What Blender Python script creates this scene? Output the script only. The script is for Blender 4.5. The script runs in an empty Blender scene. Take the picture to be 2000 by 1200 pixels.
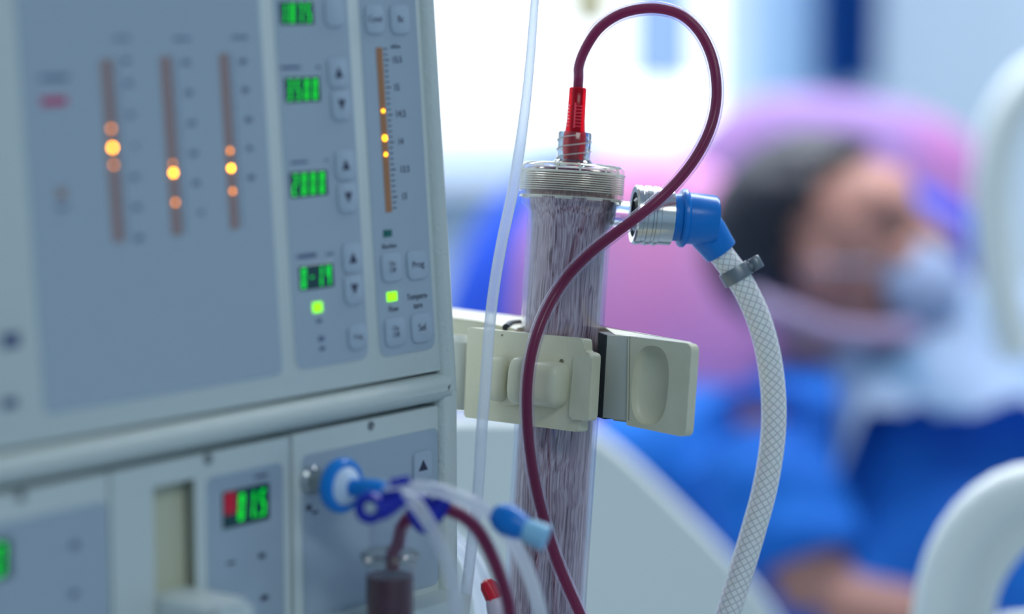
import bpy, bmesh, math, random
from math import sin, cos, pi, radians, sqrt, atan
from mathutils import Vector, Matrix, noise
random.seed(7)
C = bpy.context.scene.collection
SC = bpy.context.scene

# ------------------------------------------------------------------ camera
F = 85.0 / 36.0 * 2000.0                 # focal length in pixels of the 2000 px wide frame
PITCH = atan(615.0 / F)                  # looking slightly down
CAM = Vector((0, 0, 1.35))
RT = Vector((1, 0, 0)); FW = Vector((0, cos(PITCH), -sin(PITCH))); UP = Vector((0, sin(PITCH), cos(PITCH)))
cd = bpy.data.cameras.new('camera'); cam = bpy.data.objects.new('camera', cd); C.objects.link(cam)
cam.location = CAM; cam.rotation_euler = (pi/2 - PITCH, 0, 0)
cd.lens = 85; cd.sensor_width = 36; cd.sensor_fit = 'HORIZONTAL'; cd.clip_start = .05; cd.clip_end = 60
cd.dof.use_dof = True; cd.dof.focus_distance = 1.270; cd.dof.aperture_fstop = 2.08
SC.camera = cam

# ------------------------------------------------------------------ world, lights, exposure
w = bpy.data.worlds.new('daylight'); SC.world = w; w.use_nodes = True
bgn = w.node_tree.nodes['Background']; bgn.inputs[0].default_value = (.85, .925, 1.0, 1); bgn.inputs[1].default_value = 2.3
SC.view_settings.view_transform = 'Standard'; SC.view_settings.look = 'None'
SC.view_settings.gamma = 1.0; SC.view_settings.use_curve_mapping = False
SC.view_settings.exposure = 0.0
def area(name, loc, rot, sx, sy, power, col):
    l = bpy.data.lights.new(name, 'AREA'); l.shape = 'RECTANGLE'; l.size = sx; l.size_y = sy; l.energy = power; l.color = col
    o = bpy.data.objects.new(name, l); C.objects.link(o); o.location = loc; o.rotation_euler = rot; return o
# ceiling lamps of the ward: over the bed, by the window, and over the aisle behind the camera
area('ceiling_lamp_bed', (.9, 2.5, 2.62), (0, 0, 0), 1.2, .6, 44, (.92, .96, 1))
area('ceiling_lamp_window', (-.3, 3.4, 2.62), (0, 0, 0), 1.6, .6, 57, (.84, .92, 1))
area('ceiling_lamp_aisle', (.9, -.5, 2.62), (0, 0, 0), 1.2, .6, 17.5, (.90, 1, .96))

# ------------------------------------------------------------------ pixel / plane helpers
def ray(px, py): return FW + RT*((px-1000)/F) - UP*((py-600)/F)
def P(px, py, d): return CAM + ray(px, py)*d
class Plane:
    def __init__(s, o, u, v):
        s.o = Vector(o); s.u = Vector(u).normalized(); v = Vector(v)
        s.v = (v - s.u*v.dot(s.u)).normalized(); s.n = s.u.cross(s.v)
    def loc(s, px, py, w=0.0):
        r = ray(px, py); q = s.o + s.n*w; t = (q-CAM).dot(s.n)/r.dot(s.n); d = CAM + r*t - s.o
        return d.dot(s.u), d.dot(s.v)
    def pt(s, u, v, w=0.0): return s.o + s.u*u + s.v*v + s.n*w
    def w(s, px, py, w=0.0): return s.pt(*s.loc(px, py, w), w)
def vpdir(xv, yv=-15): return (FW + RT*((xv-1000)/F) + UP*((600-yv)/F)).normalized()

# ------------------------------------------------------------------ materials
def lin(c): return tuple(((x/255)/12.92 if x/255 <= .04045 else ((x/255+.055)/1.055)**2.4) for x in c)
def newmat(name):
    m = bpy.data.materials.new(name); m.use_nodes = True; nt = m.node_tree
    return m, nt, nt.nodes['Principled BSDF'], nt.nodes['Material Output']
def mat(name, col, rough=.5, metal=0, trans=0, ior=1.45, emit=None, es=0, spec=.5, sss=0, coat=0, bump=None, var=None, coord='Object'):
    m, nt, b, out = newmat(name); L = lin(col)
    b.inputs['Base Color'].default_value = (*L, 1); b.inputs['Roughness'].default_value = rough
    b.inputs['Metallic'].default_value = metal; b.inputs['Transmission Weight'].default_value = trans
    b.inputs['IOR'].default_value = ior; b.inputs['Specular IOR Level'].default_value = spec
    b.inputs['Coat Weight'].default_value = coat
    if sss: b.inputs['Subsurface Weight'].default_value = sss; b.inputs['Subsurface Scale'].default_value = .01
    if emit is not None:
        b.inputs['Emission Color'].default_value = (*lin(emit), 1); b.inputs['Emission Strength'].default_value = es
    tc = nt.nodes.new('ShaderNodeTexCoord')
    if var:                                  # var = (scale vector, second colour, lo, hi)
        mp = nt.nodes.new('ShaderNodeMapping'); mp.inputs['Scale'].default_value = var[0]
        nz = nt.nodes.new('ShaderNodeTexNoise'); nz.inputs['Scale'].default_value = 1; nz.inputs['Detail'].default_value = 4
        cr = nt.nodes.new('ShaderNodeValToRGB'); cr.color_ramp.elements[0].position = var[2]; cr.color_ramp.elements[1].position = var[3]
        cr.color_ramp.elements[0].color = (*L, 1); cr.color_ramp.elements[1].color = (*lin(var[1]), 1)
        nt.links.new(tc.outputs[coord], mp.inputs[0]); nt.links.new(mp.outputs[0], nz.inputs['Vector'])
        nt.links.new(nz.outputs[0], cr.inputs[0]); nt.links.new(cr.outputs[0], b.inputs['Base Color'])
    if bump:                                 # bump = (scale, strength, distance)
        nz = nt.nodes.new('ShaderNodeTexNoise'); nz.inputs['Scale'].default_value = bump[0]; nz.inputs['Detail'].default_value = 3
        bp = nt.nodes.new('ShaderNodeBump'); bp.inputs['Strength'].default_value = bump[1]; bp.inputs['Distance'].default_value = bump[2]
        nt.links.new(tc.outputs['Object'], nz.inputs['Vector']); nt.links.new(nz.outputs[0], bp.inputs['Height']); nt.links.new(bp.outputs[0], b.inputs['Normal'])
    return m
def thin(name, tint, gloss=.04, white=0.0, wcol=(225, 235, 245), blend=1.35, core=.6):
    """clear thin plastic: see-through, a fresnel sheen and a little milky scatter"""
    m, nt, b, out = newmat(name); nt.nodes.remove(b)
    tr = nt.nodes.new('ShaderNodeBsdfTransparent'); tr.inputs[0].default_value = (*lin(tint), 1)
    gl = nt.nodes.new('ShaderNodeBsdfGlossy'); gl.inputs['Roughness'].default_value = gloss
    fr = nt.nodes.new('ShaderNodeFresnel'); fr.inputs[0].default_value = blend
    ge = nt.nodes.new('ShaderNodeNewGeometry'); sb = nt.nodes.new('ShaderNodeMath'); sb.operation = 'SUBTRACT'; sb.inputs[0].default_value = 1; sb.use_clamp = True
    nt.links.new(ge.outputs['Backfacing'], sb.inputs[1]); ml_ = nt.nodes.new('ShaderNodeMath'); ml_.operation = 'MULTIPLY'
    nt.links.new(fr.outputs[0], ml_.inputs[0]); nt.links.new(sb.outputs[0], ml_.inputs[1])
    mx = nt.nodes.new('ShaderNodeMixShader'); nt.links.new(ml_.outputs[0], mx.inputs[0])
    src = tr
    if white:
        di = nt.nodes.new('ShaderNodeBsdfDiffuse'); di.inputs[0].default_value = (*lin(wcol), 1)
        tl = nt.nodes.new('ShaderNodeBsdfTranslucent'); tl.inputs[0].default_value = (*lin(wcol), 1)
        a = nt.nodes.new('ShaderNodeMixShader'); a.inputs[0].default_value = .6
        nt.links.new(di.outputs[0], a.inputs[1]); nt.links.new(tl.outputs[0], a.inputs[2])
        lw = nt.nodes.new('ShaderNodeLayerWeight'); lw.inputs[0].default_value = .35
        ma = nt.nodes.new('ShaderNodeMath'); ma.operation = 'MULTIPLY_ADD'; ma.inputs[1].default_value = white; ma.inputs[2].default_value = white*core; ma.use_clamp = True
        nt.links.new(lw.outputs['Facing'], ma.inputs[0])
        c = nt.nodes.new('ShaderNodeMixShader'); nt.links.new(ma.outputs[0], c.inputs[0])
        nt.links.new(tr.outputs[0], c.inputs[1]); nt.links.new(a.outputs[0], c.inputs[2]); src = c
    nt.links.new(src.outputs[0], mx.inputs[1]); nt.links.new(gl.outputs[0], mx.inputs[2]); nt.links.new(mx.outputs[0], out.inputs[0])
    return m
M = {}
M['frame'] = mat('machine_plastic', (206, 216, 214), .38, bump=(520, .55, .0012))
M['plate'] = mat('panel_plastic', (208, 218, 218), .33)
M['sticker'] = mat('membrane_film', (166, 182, 198), .16, spec=.7)
M['button'] = mat('membrane_button', (172, 188, 206), .22, spec=.7)
M['ink'] = mat('dark_print', (48, 50, 78), .5)
M['inkpale'] = mat('pale_print', (84, 98, 134), .5)
M['redprint'] = mat('red_print', (190, 60, 110), .5)
M['brown'] = mat('bargraph_window', (158, 132, 130), .3)
M['brown2'] = mat('bargraph_window_orange', (172, 118, 78), .3)
M['teal'] = mat('display_glass', (0, 66, 72), .12)
M['tealled'] = mat('unlit_led', (0, 100, 96), .3)
M['green'] = mat('green_digit', (0, 60, 10), .4, emit=(6, 235, 45), es=1.15)
M['greendim'] = mat('green_digit_dim', (0, 60, 10), .4, emit=(0, 240, 70), es=1.1)
M['lime'] = mat('lime_led', (60, 120, 0), .4, emit=(140, 255, 10), es=1.6)
M['amber'] = mat('amber_led', (120, 60, 0), .4, emit=(255, 160, 14), es=21)
M['amber2'] = mat('amber_led_small', (120, 60, 0), .4, emit=(255, 165, 20), es=7)
M['amberdim'] = mat('amber_led_dim', (120, 60, 0), .4, emit=(255, 150, 40), es=4)
M['redled'] = mat('red_display', (140, 10, 40), .3, emit=(150, 10, 40), es=.5)
M['gap'] = mat('shadow_gap_seal', (70, 66, 74), .8)
M['recess'] = mat('recess_plastic', (206, 206, 182), .5)
M['beige'] = mat('beige_plastic', (212, 208, 182), .34, bump=(900, .12, .0005), var=((60, 60, 60), (220, 216, 192), .35, .7))
M['beigegrey'] = mat('grey_beige_plastic', (190, 194, 186), .36)
M['rubber'] = mat('black_rubber', (26, 34, 44), .55, var=((300, 300, 300), (80, 84, 84), .66, .74))
M['seam'] = mat('dark_seam', (96, 94, 86), .8)
M['dirt'] = mat('dirt_mark', (128, 124, 104), .8)
M['blood'] = mat('blood_red_core', (116, 10, 60), .32, spec=.4)
bm_ = M['blood']; nt = bm_.node_tree; b = nt.nodes['Principled BSDF']; tl = nt.nodes.new('ShaderNodeBsdfTranslucent'); tl.inputs[0].default_value = (*lin((205, 60, 150)), 1)
mx = nt.nodes.new('ShaderNodeMixShader'); mx.inputs[0].default_value = .42
nt.links.new(b.outputs[0], mx.inputs[1]); nt.links.new(tl.outputs[0], mx.inputs[2]); nt.links.new(mx.outputs[0], nt.nodes['Material Output'].inputs[0])
M['blooddark'] = mat('blood_dark', (70, 6, 34), .2)
M['sleeve'] = thin('clear_sleeve', (252, 248, 254), .08, .55, (240, 232, 250), 1.2, core=.06)
M['clear'] = thin('clear_plastic', (246, 246, 250), .03, .04, (235, 240, 250), 1.75, core=.0)
M['capclear'] = thin('cap_plastic', (250, 250, 246), .05, .22, (236, 236, 226), 1.5, core=.10)
M['capline'] = thin('cap_ridge', (246, 246, 240), .05, .75, (255, 255, 250), 1.7, core=.7)
M['milky'] = thin('milky_tube', (235, 240, 246), .12, .75, (244, 247, 252), 1.3)
M['glass'] = mat('clear_polycarbonate', (238, 238, 226), .04, trans=1, ior=1.35)
M['glassport'] = mat('clear_port', (245, 250, 252), .03, trans=1, ior=1.45)
M['redclear'] = thin('red_translucent', (250, 40, 84), .1, .55, (255, 40, 80), 1.3, core=.7)
M['redlight'] = mat('red_rib', (250, 70, 90), .25)
M['redcap'] = mat('red_cap', (225, 30, 56), .35)
M['chrome'] = mat('brushed_metal', (205, 205, 205), .2, metal=1)
M['bluep'] = mat('blue_plastic', (0, 122, 216), .3, bump=(700, .1, .0004))
M['bluedeep'] = mat('deep_blue_plastic', (0, 30, 170), .35)
M['bluefilter'] = mat('blue_filter_plastic', (0, 130, 224), .3)
M['paleblue'] = mat('pale_blue_plastic', (150, 205, 240), .3)
M['filterwhite'] = mat('filter_membrane', (205, 225, 250), .5)
M['greymetal'] = mat('grey_clamp', (128, 134, 140), .38, metal=.55)
M['wall'] = mat('wall_paint', (198, 216, 230), .9)
M['walldim'] = mat('wall_panel', (160, 192, 220), .9)
M['floor'] = mat('floor_vinyl', (150, 165, 175), .5)
M['ceil'] = mat('ceiling_paint', (230, 235, 240), .9)
M['wframe'] = mat('window_frame', (215, 225, 240), .5)
M['bedwhite'] = mat('bed_plastic', (236, 242, 240), .35)
M['gown'] = mat('blue_gown', (16, 112, 212), .85, bump=(30, .5, .01), var=((5, 5, 5), (6, 84, 188), .4, .65))
M['sheet'] = mat('pale_blue_sheet', (186, 208, 236), .85, bump=(16, .6, .02), var=((9, 9, 22), (120, 165, 205), .42, .66))
M['pinkp'] = mat('pink_pillow_case', (232, 146, 196), .85, var=((6, 6, 4), (214, 160, 214), .42, .62))
M['lilac'] = mat('lilac_pillow_case', (156, 124, 178), .85, var=((4, 4, 4), (192, 104, 164), .48, .66))
M['bluec'] = mat('blue_pillow_case', (28, 80, 205), .85)
M['magenta'] = mat('magenta_cloth', (200, 60, 130), .85)
M['towel'] = mat('lilac_towel', (140, 124, 156), .9)
M['skin'] = mat('skin', (186, 134, 122), .5, sss=.1)
M['hair'] = mat('black_hair', (24, 26, 40), .5, bump=(60, .4, .01))
M['eye'] = mat('eye_dark', (30, 24, 26), .3)
M['mask'] = mat('mask_fabric', (150, 166, 200), .9)
M['curtain'] = mat('blue_curtain', (84, 172, 240), .9)
M['palecurtain'] = thin('pale_blue_curtain', (150, 178, 222), .5, .5, (170, 196, 245), 1.05)
M['steel'] = mat('steel', (170, 175, 180), .3, metal=1)
M['bag'] = mat('fluid_bag', (206, 200, 150), .3)
M['mattress'] = mat('mattress_cover', (190, 205, 225), .7)

# fibre bundle: fine wavy streaks along the local z axis
m, nt, b, out = newmat('hollow_fibres'); M['fibre'] = m
tc = nt.nodes.new('ShaderNodeTexCoord')
nzw = nt.nodes.new('ShaderNodeTexNoise'); nzw.inputs['Scale'].default_value = 26
ad = nt.nodes.new('ShaderNodeMixRGB'); ad.blend_type = 'LINEAR_LIGHT'; ad.inputs[0].default_value = .0035
mp = nt.nodes.new('ShaderNodeMapping'); mp.inputs['Scale'].default_value = (1250, 1250, 4)
nz = nt.nodes.new('ShaderNodeTexNoise'); nz.inputs['Scale'].default_value = 1; nz.inputs['Detail'].default_value = 3
cr = nt.nodes.new('ShaderNodeValToRGB')
for i, (p_, c_) in enumerate([(.30, (74, 36, 48)), (.43, (160, 128, 138)), (.55, (198, 176, 182)), (.72, (228, 212, 216))]):
    e = cr.color_ramp.elements[i] if i < 2 else cr.color_ramp.elements.new(p_)
    e.position = p_; e.color = (*lin(c_), 1)
bp = nt.nodes.new('ShaderNodeBump'); bp.inputs['Strength'].default_value = .8; bp.inputs['Distance'].default_value = .0006
nt.links.new(tc.outputs['Object'], nzw.inputs['Vector']); nt.links.new(tc.outputs['Object'], ad.inputs[1]); nt.links.new(nzw.outputs['Color'], ad.inputs[2])
nt.links.new(ad.outputs[0], mp.inputs[0]); nt.links.new(mp.outputs[0], nz.inputs['Vector']); nt.links.new(nz.outputs[0], cr.inputs[0])
nt.links.new(cr.outputs[0], b.inputs['Base Color']); nt.links.new(nz.outputs[0], bp.inputs['Height']); nt.links.new(bp.outputs[0], b.inputs['Normal'])
b.inputs['Roughness'].default_value = .55

# braided hose: two families of crossing yarn lines wound round the tube (uses the tube UVs, u in turns, v in metres)
m, nt, b, out = newmat('braided_hose'); M['braid'] = m
uv = nt.nodes.new('ShaderNodeUVMap'); sp = nt.nodes.new('ShaderNodeSeparateXYZ'); nt.links.new(uv.outputs[0], sp.inputs[0])
def mth(op, a, b_=None, clamp=False):
    n = nt.nodes.new('ShaderNodeMath'); n.operation = op; n.use_clamp = clamp
    for i, x in enumerate((a, b_)):
        if x is None: continue
        if isinstance(x, (int, float)): n.inputs[i].default_value = x
        else: nt.links.new(x, n.inputs[i])
    return n.outputs[0]
def yarn(sgn):
    a = mth('ADD', mth('MULTIPLY', sp.outputs[0], 9.0), mth('MULTIPLY', sp.outputs[1], 225.0*sgn))
    s = mth('ABSOLUTE', mth('SUBTRACT', mth('FRACT', mth('ADD', a, 500.0)), .5))
    return mth('LESS_THAN', s, .085)
yy = mth('MAXIMUM', yarn(1), yarn(-1))
cr = nt.nodes.new('ShaderNodeValToRGB'); cr.color_ramp.elements[0].color = (*lin((244, 247, 248)), 1); cr.color_ramp.elements[1].color = (*lin((196, 200, 202)), 1)
nt.links.new(yy, cr.inputs[0]); nt.links.new(cr.outputs[0], b.inputs['Base Color'])
b.inputs['Roughness'].default_value = .22; b.inputs['Subsurface Weight'].default_value = .5; b.inputs['Subsurface Scale'].default_value = .006
b.inputs['Coat Weight'].default_value = .5

# ------------------------------------------------------------------ object helpers
WM = {}                                       # world matrix of every root / part
def thing(name, label, cat, loc, rot=None, group=None):
    o = bpy.data.objects.new(name, None); C.objects.link(o); o.empty_display_size = .02
    mw = Matrix.Translation(Vector(loc)) @ (rot.to_4x4() if rot is not None else Matrix.Identity(4))
    o.matrix_world = mw; WM[o.name] = mw
    o['label'] = label; o['category'] = cat
    if group: o['group'] = group
    return o
def tag(o, label, cat, group=None, kind=None):
    o['label'] = label; o['category'] = cat
    if group: o['group'] = group
    if kind: o['kind'] = kind
    return o
def obj(name, bm, m, parent=None, origin=None, angle=38, label=None):
    """bm is in world space; linked as one mesh under parent (or standing alone with its own origin)"""
    bmesh.ops.recalc_face_normals(bm, faces=bm.faces)
    me = bpy.data.meshes.new(name); bm.to_mesh(me); bm.free()
    o = bpy.data.objects.new(name, me); C.objects.link(o)
    if parent is not None:
        mw = WM[parent.name]; o.parent = parent; WM[o.name] = mw; me.transform(mw.inverted())
    else:
        if origin is None:
            n = len(me.vertices); cx = sum(v.co.x for v in me.vertices)/n; cy = sum(v.co.y for v in me.vertices)/n
            origin = Vector((cx, cy, min(v.co.z for v in me.vertices)))
        mw = Matrix.Translation(origin); o.matrix_world = mw; WM[o.name] = mw; me.transform(mw.inverted())
    me.materials.append(m if not isinstance(m, str) else M[m])
    me.polygons.foreach_set('use_smooth', [True]*len(me.polygons)); me.set_sharp_from_angle(angle=radians(angle))
    if label: o['label'] = label
    return o
def struct(name, bm, m):
    o = obj(name, bm, m); o['kind'] = 'structure'; return o
def NB(): return bmesh.new()
def roundpoly(pts, r, n=4):
    """2D polygon with rounded corners"""
    out = []; k = len(pts); rr = r if isinstance(r, (list, tuple)) else [r]*k
    for i in range(k):
        p = Vector(pts[i]); a = Vector(pts[i-1]) - p; c = Vector(pts[(i+1) % k]) - p
        q = min(rr[i], a.length*.49, c.length*.49)
        if q <= 1e-6: out.append(tuple(p)); continue
        a.normalize(); c.normalize(); p0 = p + a*q; p1 = p + c*q
        for j in range(n+1):
            t = j/n; out.append(tuple(p0*(1-t)**2 + p*2*t*(1-t) + p1*t*t))
    return out
def prism(bm, pl, uv, w0, w1, bev=0.0, segs=3, hole=None):
    """polygon uv on the plane, filled at w1 (outer face) and w0, with optional hole"""
    def loop(q, w): return [bm.verts.new(pl.pt(a, b, w)) for a, b in q]
    if hole is None:
        b0 = loop(uv, w0); b1 = loop(uv, w1); n = len(uv)
        f0 = bm.faces.new(b0[::-1]); f1 = bm.faces.new(b1)
        for i in range(n): bm.faces.new((b0[i], b0[(i+1) % n], b1[(i+1) % n], b1[i]))
        if bev: bmesh.ops.bevel(bm, geom=list(f1.edges), offset=bev, segments=segs, profile=.5, affect='EDGES')
    else:
        L = []
        for w in (w0, w1):
            o_ = loop(uv, w); h = loop(hole, w); es = []
            for q in (o_, h):
                for i in range(len(q)): es.append(bm.edges.new((q[i], q[(i+1) % len(q)])))
            bmesh.ops.triangle_fill(bm, edges=es, use_beauty=True); L.append((o_, h))
        for k in (0, 1):
            a, b_ = L[0][k], L[1][k]
            for i in range(len(a)): bm.faces.new((a[i], a[(i+1) % len(a)], b_[(i+1) % len(a)], b_[i]))
    return bm
def rect(pl, x0, y0, x1, y1, grow=0.0):
    """uv rectangle from its top-left and bottom-right pixels"""
    u0, v1 = pl.loc(x0, y0); u1, v0 = pl.loc(x1, y1)
    return [(u0-grow, v0-grow), (u1+grow, v0-grow), (u1+grow, v1+grow), (u0-grow, v1+grow)]
def px2uv(pl, pts, w=0.0): return [pl.loc(x, y, w) for x, y in pts]
def spline(pts, step=.004, closed=False):
    pts = [Vector(p) for p in pts]; n = len(pts); out = []
    rng = n if closed else n-1
    for i in range(rng):
        if closed: p0, p1, p2, p3 = pts[i-1], pts[i], pts[(i+1) % n], pts[(i+2) % n]
        else:
            p1, p2 = pts[i], pts[i+1]; p0 = pts[i-1] if i else p1*2-p2; p3 = pts[i+2] if i+2 < n else p2*2-p1
        k = max(2, int((p2-p1).length/step))
        for j in range(k):
            t = j/k; t2 = t*t; t3 = t2*t
            out.append(.5*((2*p1) + (p2-p0)*t + (2*p0-5*p1+4*p2-p3)*t2 + (3*p1-p0-3*p2+p3)*t3))
    if not closed: out.append(pts[-1])
    return out
def tube(bm, pts, r, seg=24, closed=False, flat=1.0, flatdir=None, caps=True):
    """r: number or function of the fraction along the path"""
    n = len(pts); uvl = bm.loops.layers.uv.verify()
    T = []
    for i in range(n):
        a = pts[i-1] if (i or closed) else pts[i]; c = pts[(i+1) % n] if (i < n-1 or closed) else pts[i]
        T.append((c-a).normalized())
    ref = Vector(flatdir) if flatdir is not None else (Vector((0, 0, 1)) if abs(T[0].z) < .9 else Vector((1, 0, 0)))
    N = (ref - T[0]*ref.dot(T[0])).normalized(); rings = []; s = 0; S = []
    for i in range(n):
        if flatdir is not None: N = (ref - T[i]*ref.dot(T[i])).normalized()
        else: N = (N - T[i]*N.dot(T[i])).normalized()
        B = T[i].cross(N); rr = r(i/(n-1)) if callable(r) else r
        rings.append([bm.verts.new(pts[i] + N*cos(2*pi*k/seg)*rr + B*sin(2*pi*k/seg)*rr*flat) for k in range(seg)])
        if i: s += (pts[i]-pts[i-1]).length
        S.append(s)
    for i in range(n if closed else n-1):
        j = (i+1) % n
        for k in range(seg):
            f = bm.faces.new((rings[i][k], rings[i][(k+1) % seg], rings[j][(k+1) % seg], rings[j][k]))
            vv = [(k/seg, S[i]), ((k+1)/seg, S[i]), ((k+1)/seg, S[j] if j else S[i]), (k/seg, S[j] if j else S[i])]
            for l, t in zip(f.loops, vv): l[uvl].uv = t
    if caps and not closed:
        bm.faces.new(rings[0][::-1]); bm.faces.new(rings[-1])
    return bm
def lathe(bm, o, axis, prof, seg=48, closed=False, capends=True):
    """prof: list of (radius, distance along axis)"""
    axis = Vector(axis).normalized(); ref = Vector((1, 0, 0)) if abs(axis.x) < .8 else Vector((0, 0, 1))
    a = (ref - axis*ref.dot(axis)).normalized(); b = axis.cross(a); o = Vector(o); rings = []
    for r, t in prof:
        rings.append([bm.verts.new(o + axis*t + (a*cos(2*pi*k/seg) + b*sin(2*pi*k/seg))*max(r, 1e-5)) for k in range(seg)])
    n = len(prof)
    for i in range(n if closed else n-1):
        j = (i+1) % n
        for k in range(seg): bm.faces.new((rings[i][k], rings[i][(k+1) % seg], rings[j][(k+1) % seg], rings[j][k]))
    if capends and not closed: bm.faces.new(rings[0][::-1]); bm.faces.new(rings[-1])
    return bm
def ballpts(bm, c, ax, r, p=2.0, seg=40, rings=24, fn=None):
    """superellipsoid with axes ax (3 unit vectors), radii r, exponent p; p > 2 gets boxier"""
    q = 2.0/p
    def sg(x): return math.copysign(abs(x)**q, x)
    V = []
    for i in range(rings+1):
        th = -pi/2 + pi*i/rings; row = []
        for k in range(seg):
            ph = 2*pi*k/seg; l = Vector((sg(cos(th))*sg(cos(ph)), sg(cos(th))*sg(sin(ph)), sg(sin(th))))
            if fn: l = fn(l)
            row.append(bm.verts.new(c + ax[0]*l.x*r[0] + ax[1]*l.y*r[1] + ax[2]*l.z*r[2]))
        V.append(row)
    for i in range(rings):
        for k in range(seg): bm.faces.new((V[i][k], V[i][(k+1) % seg], V[i+1][(k+1) % seg], V[i+1][k]))
    bmesh.ops.remove_doubles(bm, verts=bm.verts[:], dist=1e-5)
    return bm
def boxw(bm, lo, hi):
    g = bmesh.ops.create_cube(bm, size=1)['verts']; lo = Vector(lo); hi = Vector(hi)
    for v in g: v.co = Vector((lo.x + (v.co.x+.5)*(hi.x-lo.x), lo.y + (v.co.y+.5)*(hi.y-lo.y), lo.z + (v.co.z+.5)*(hi.z-lo.z)))
    return bm
def textobj(name, s, pl, px, py, hpx, m, parent, w=.0003, squeeze=1.0):
    """printed writing on a plane, centred on a pixel, capital height hpx"""
    u, v = pl.loc(px, py); _, va = pl.loc(px, py-hpx/2); _, vb = pl.loc(px, py+hpx/2); h = abs(va-vb)
    cu = bpy.data.curves.new(name, 'FONT'); cu.body = s; cu.size = h/.7; cu.align_x = 'CENTER'; cu.align_y = 'CENTER'; cu.extrude = .00005; cu.space_line = .9
    t = bpy.data.objects.new('tmp_text', cu); C.objects.link(t)
    bpy.context.view_layer.update()
    me = bpy.data.meshes.new_from_object(t.evaluated_get(bpy.context.evaluated_depsgraph_get()))
    bpy.data.objects.remove(t); bpy.data.curves.remove(cu)
    bm = NB(); bm.from_mesh(me); bpy.data.meshes.remove(me)
    for vv in bm.verts: vv.co = pl.pt(u + vv.co.x*squeeze, v + vv.co.y, w + vv.co.z)
    return obj(name, bm, m, parent)
SEG = {'0': 'abcdef', '1': 'bc', '2': 'abged', '3': 'abgcd', '4': 'fgbc', '5': 'afgcd', '7': 'abc', '8': 'abcdefg', '-': 'g', ' ': ''}
def digits(bm, pl, s, u0, v0, u1, v1, w):
    """seven-segment figures filling the rectangle"""
    n = len(s.replace('.', '')); cw = (u1-u0)/n; H = (v1-v0); t = H*.09; i = 0
    for ch in s:
        if ch == '.':
            q = u0 + cw*i - t*.1; prism(bm, pl, [(q-t*.5, v0), (q+t*.5, v0), (q+t*.5, v0+t), (q-t*.5, v0+t)], w, w+.0002); continue
        a = u0 + cw*i + cw*.26; b_ = a + cw*.44; y0 = v0; y1 = v1; ym = (v0+v1)/2; sl = .1
        def q(xa, ya, xb, yb):
            pts = [(xa, ya), (xb, ya), (xb, yb), (xa, yb)]
            prism(bm, pl, [(x + (y-ym)*sl, y) for x, y in pts], w, w+.0002)
        for g in SEG[ch]:
            if g == 'a': q(a+t*.6, y1-t, b_-t*.6, y1)
            if g == 'd': q(a+t*.6, y0, b_-t*.6, y0+t)
            if g == 'g': q(a+t*.6, ym-t/2, b_-t*.6, ym+t/2)
            if g == 'b': q(b_-t, ym+t*.3, b_, y1-t*.2)
            if g == 'c': q(b_-t, y0+t*.2, b_, ym-t*.3)
            if g == 'f': q(a, ym+t*.3, a+t, y1-t*.2)
            if g == 'e': q(a, y0+t*.2, a+t, ym-t*.3)
        i += 1
    return bm

# ------------------------------------------------------------------ the room
def wall_box(name, lo, hi, m): return struct(name, boxw(NB(), lo, hi), m)
X0, X1, Y0, Y1, H = -2.4, 3.2, -1.8, 4.7, 2.7
wall_box('floor', (X0, Y0, -.1), (X1, Y1, 0), 'floor')
wall_box('ceiling', (X0, Y0, H), (X1, Y1, H+.1), 'ceil')
wall_box('wall_left', (X0-.1, Y0, 0), (X0, Y1, H), 'wall')
wall_box('wall_right', (X1, Y0, 0), (X1+.1, Y1, H), 'wall')
wall_box('wall_front', (X0, Y0-.1, 0), (X1, Y0, H), 'wall')
# back wall with one wide window opening
WX0, WX1, WZ0, WZ1 = -1.9, .45, 1.03, 2.35
pw = Plane((0, Y1, 0), (1, 0, 0), (0, 0, 1))
bm = prism(NB(), pw, [(X0, 0), (X1, 0), (X1, H), (X0, H)], -.15, 0, hole=[(WX0, WZ0), (WX1, WZ0), (WX1, WZ1), (WX0, WZ1)])
struct('wall_back', bm, 'wall')
bm = prism(NB(), pw, [(WX0, WZ0), (WX1, WZ0), (WX1, WZ1), (WX0, WZ1)], -.1, -.04, hole=[(WX0+.05, WZ0+.04), (WX1-.05, WZ0+.04), (WX1-.05, WZ1-.05), (WX0+.05, WZ1-.05)])
boxw(bm, (-.62, Y1+.04, WZ0), (-.57, Y1+.1, WZ1)); 
wf = struct('window_1', bm, 'wframe')
bm = boxw(NB(), (WX0-.05, Y1-.12, WZ0-.05), (WX1+.05, Y1-.002, WZ0-.012)); struct('trim_sill', bm, 'wframe')

bm = boxw(NB(), (.475, Y1-.06, 0), (.60, Y1-.001, H)); struct('trim_1', bm, 'walldim')

# ------------------------------------------------------------------ dialysis machine
Ud = vpdir(4900); Z = Vector((0, 0, 1))
LP = Plane(P(899, 800, 1.246), Ud, Z)
TILT = .072
kx = LP.w(899, 757)
UPn = Plane(kx, Ud, Z*cos(TILT) - LP.n*sin(TILT))
base = LP.pt(-.35, 0, -.2); base.z = 0
mach = thing('dialysis_machine', 'grey-white dialysis machine with green number displays and amber bar gauges', 'medical machine', base)
# housing behind the fronts
bm = NB()
uL = LP.loc(-260, 900)[0]
prism(bm, UPn, [(uL, -.0), (-.010, -.0), (-.010, .34), (uL, .34)], -.30, -.020)
prism(bm, LP, [(uL, -base.z*0 - LP.o.z + .10), (-.010, -LP.o.z + .10), (-.010, .012), (uL, .012)], -.31, -.020)
obj('housing', bm, 'plate', mach)
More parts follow.
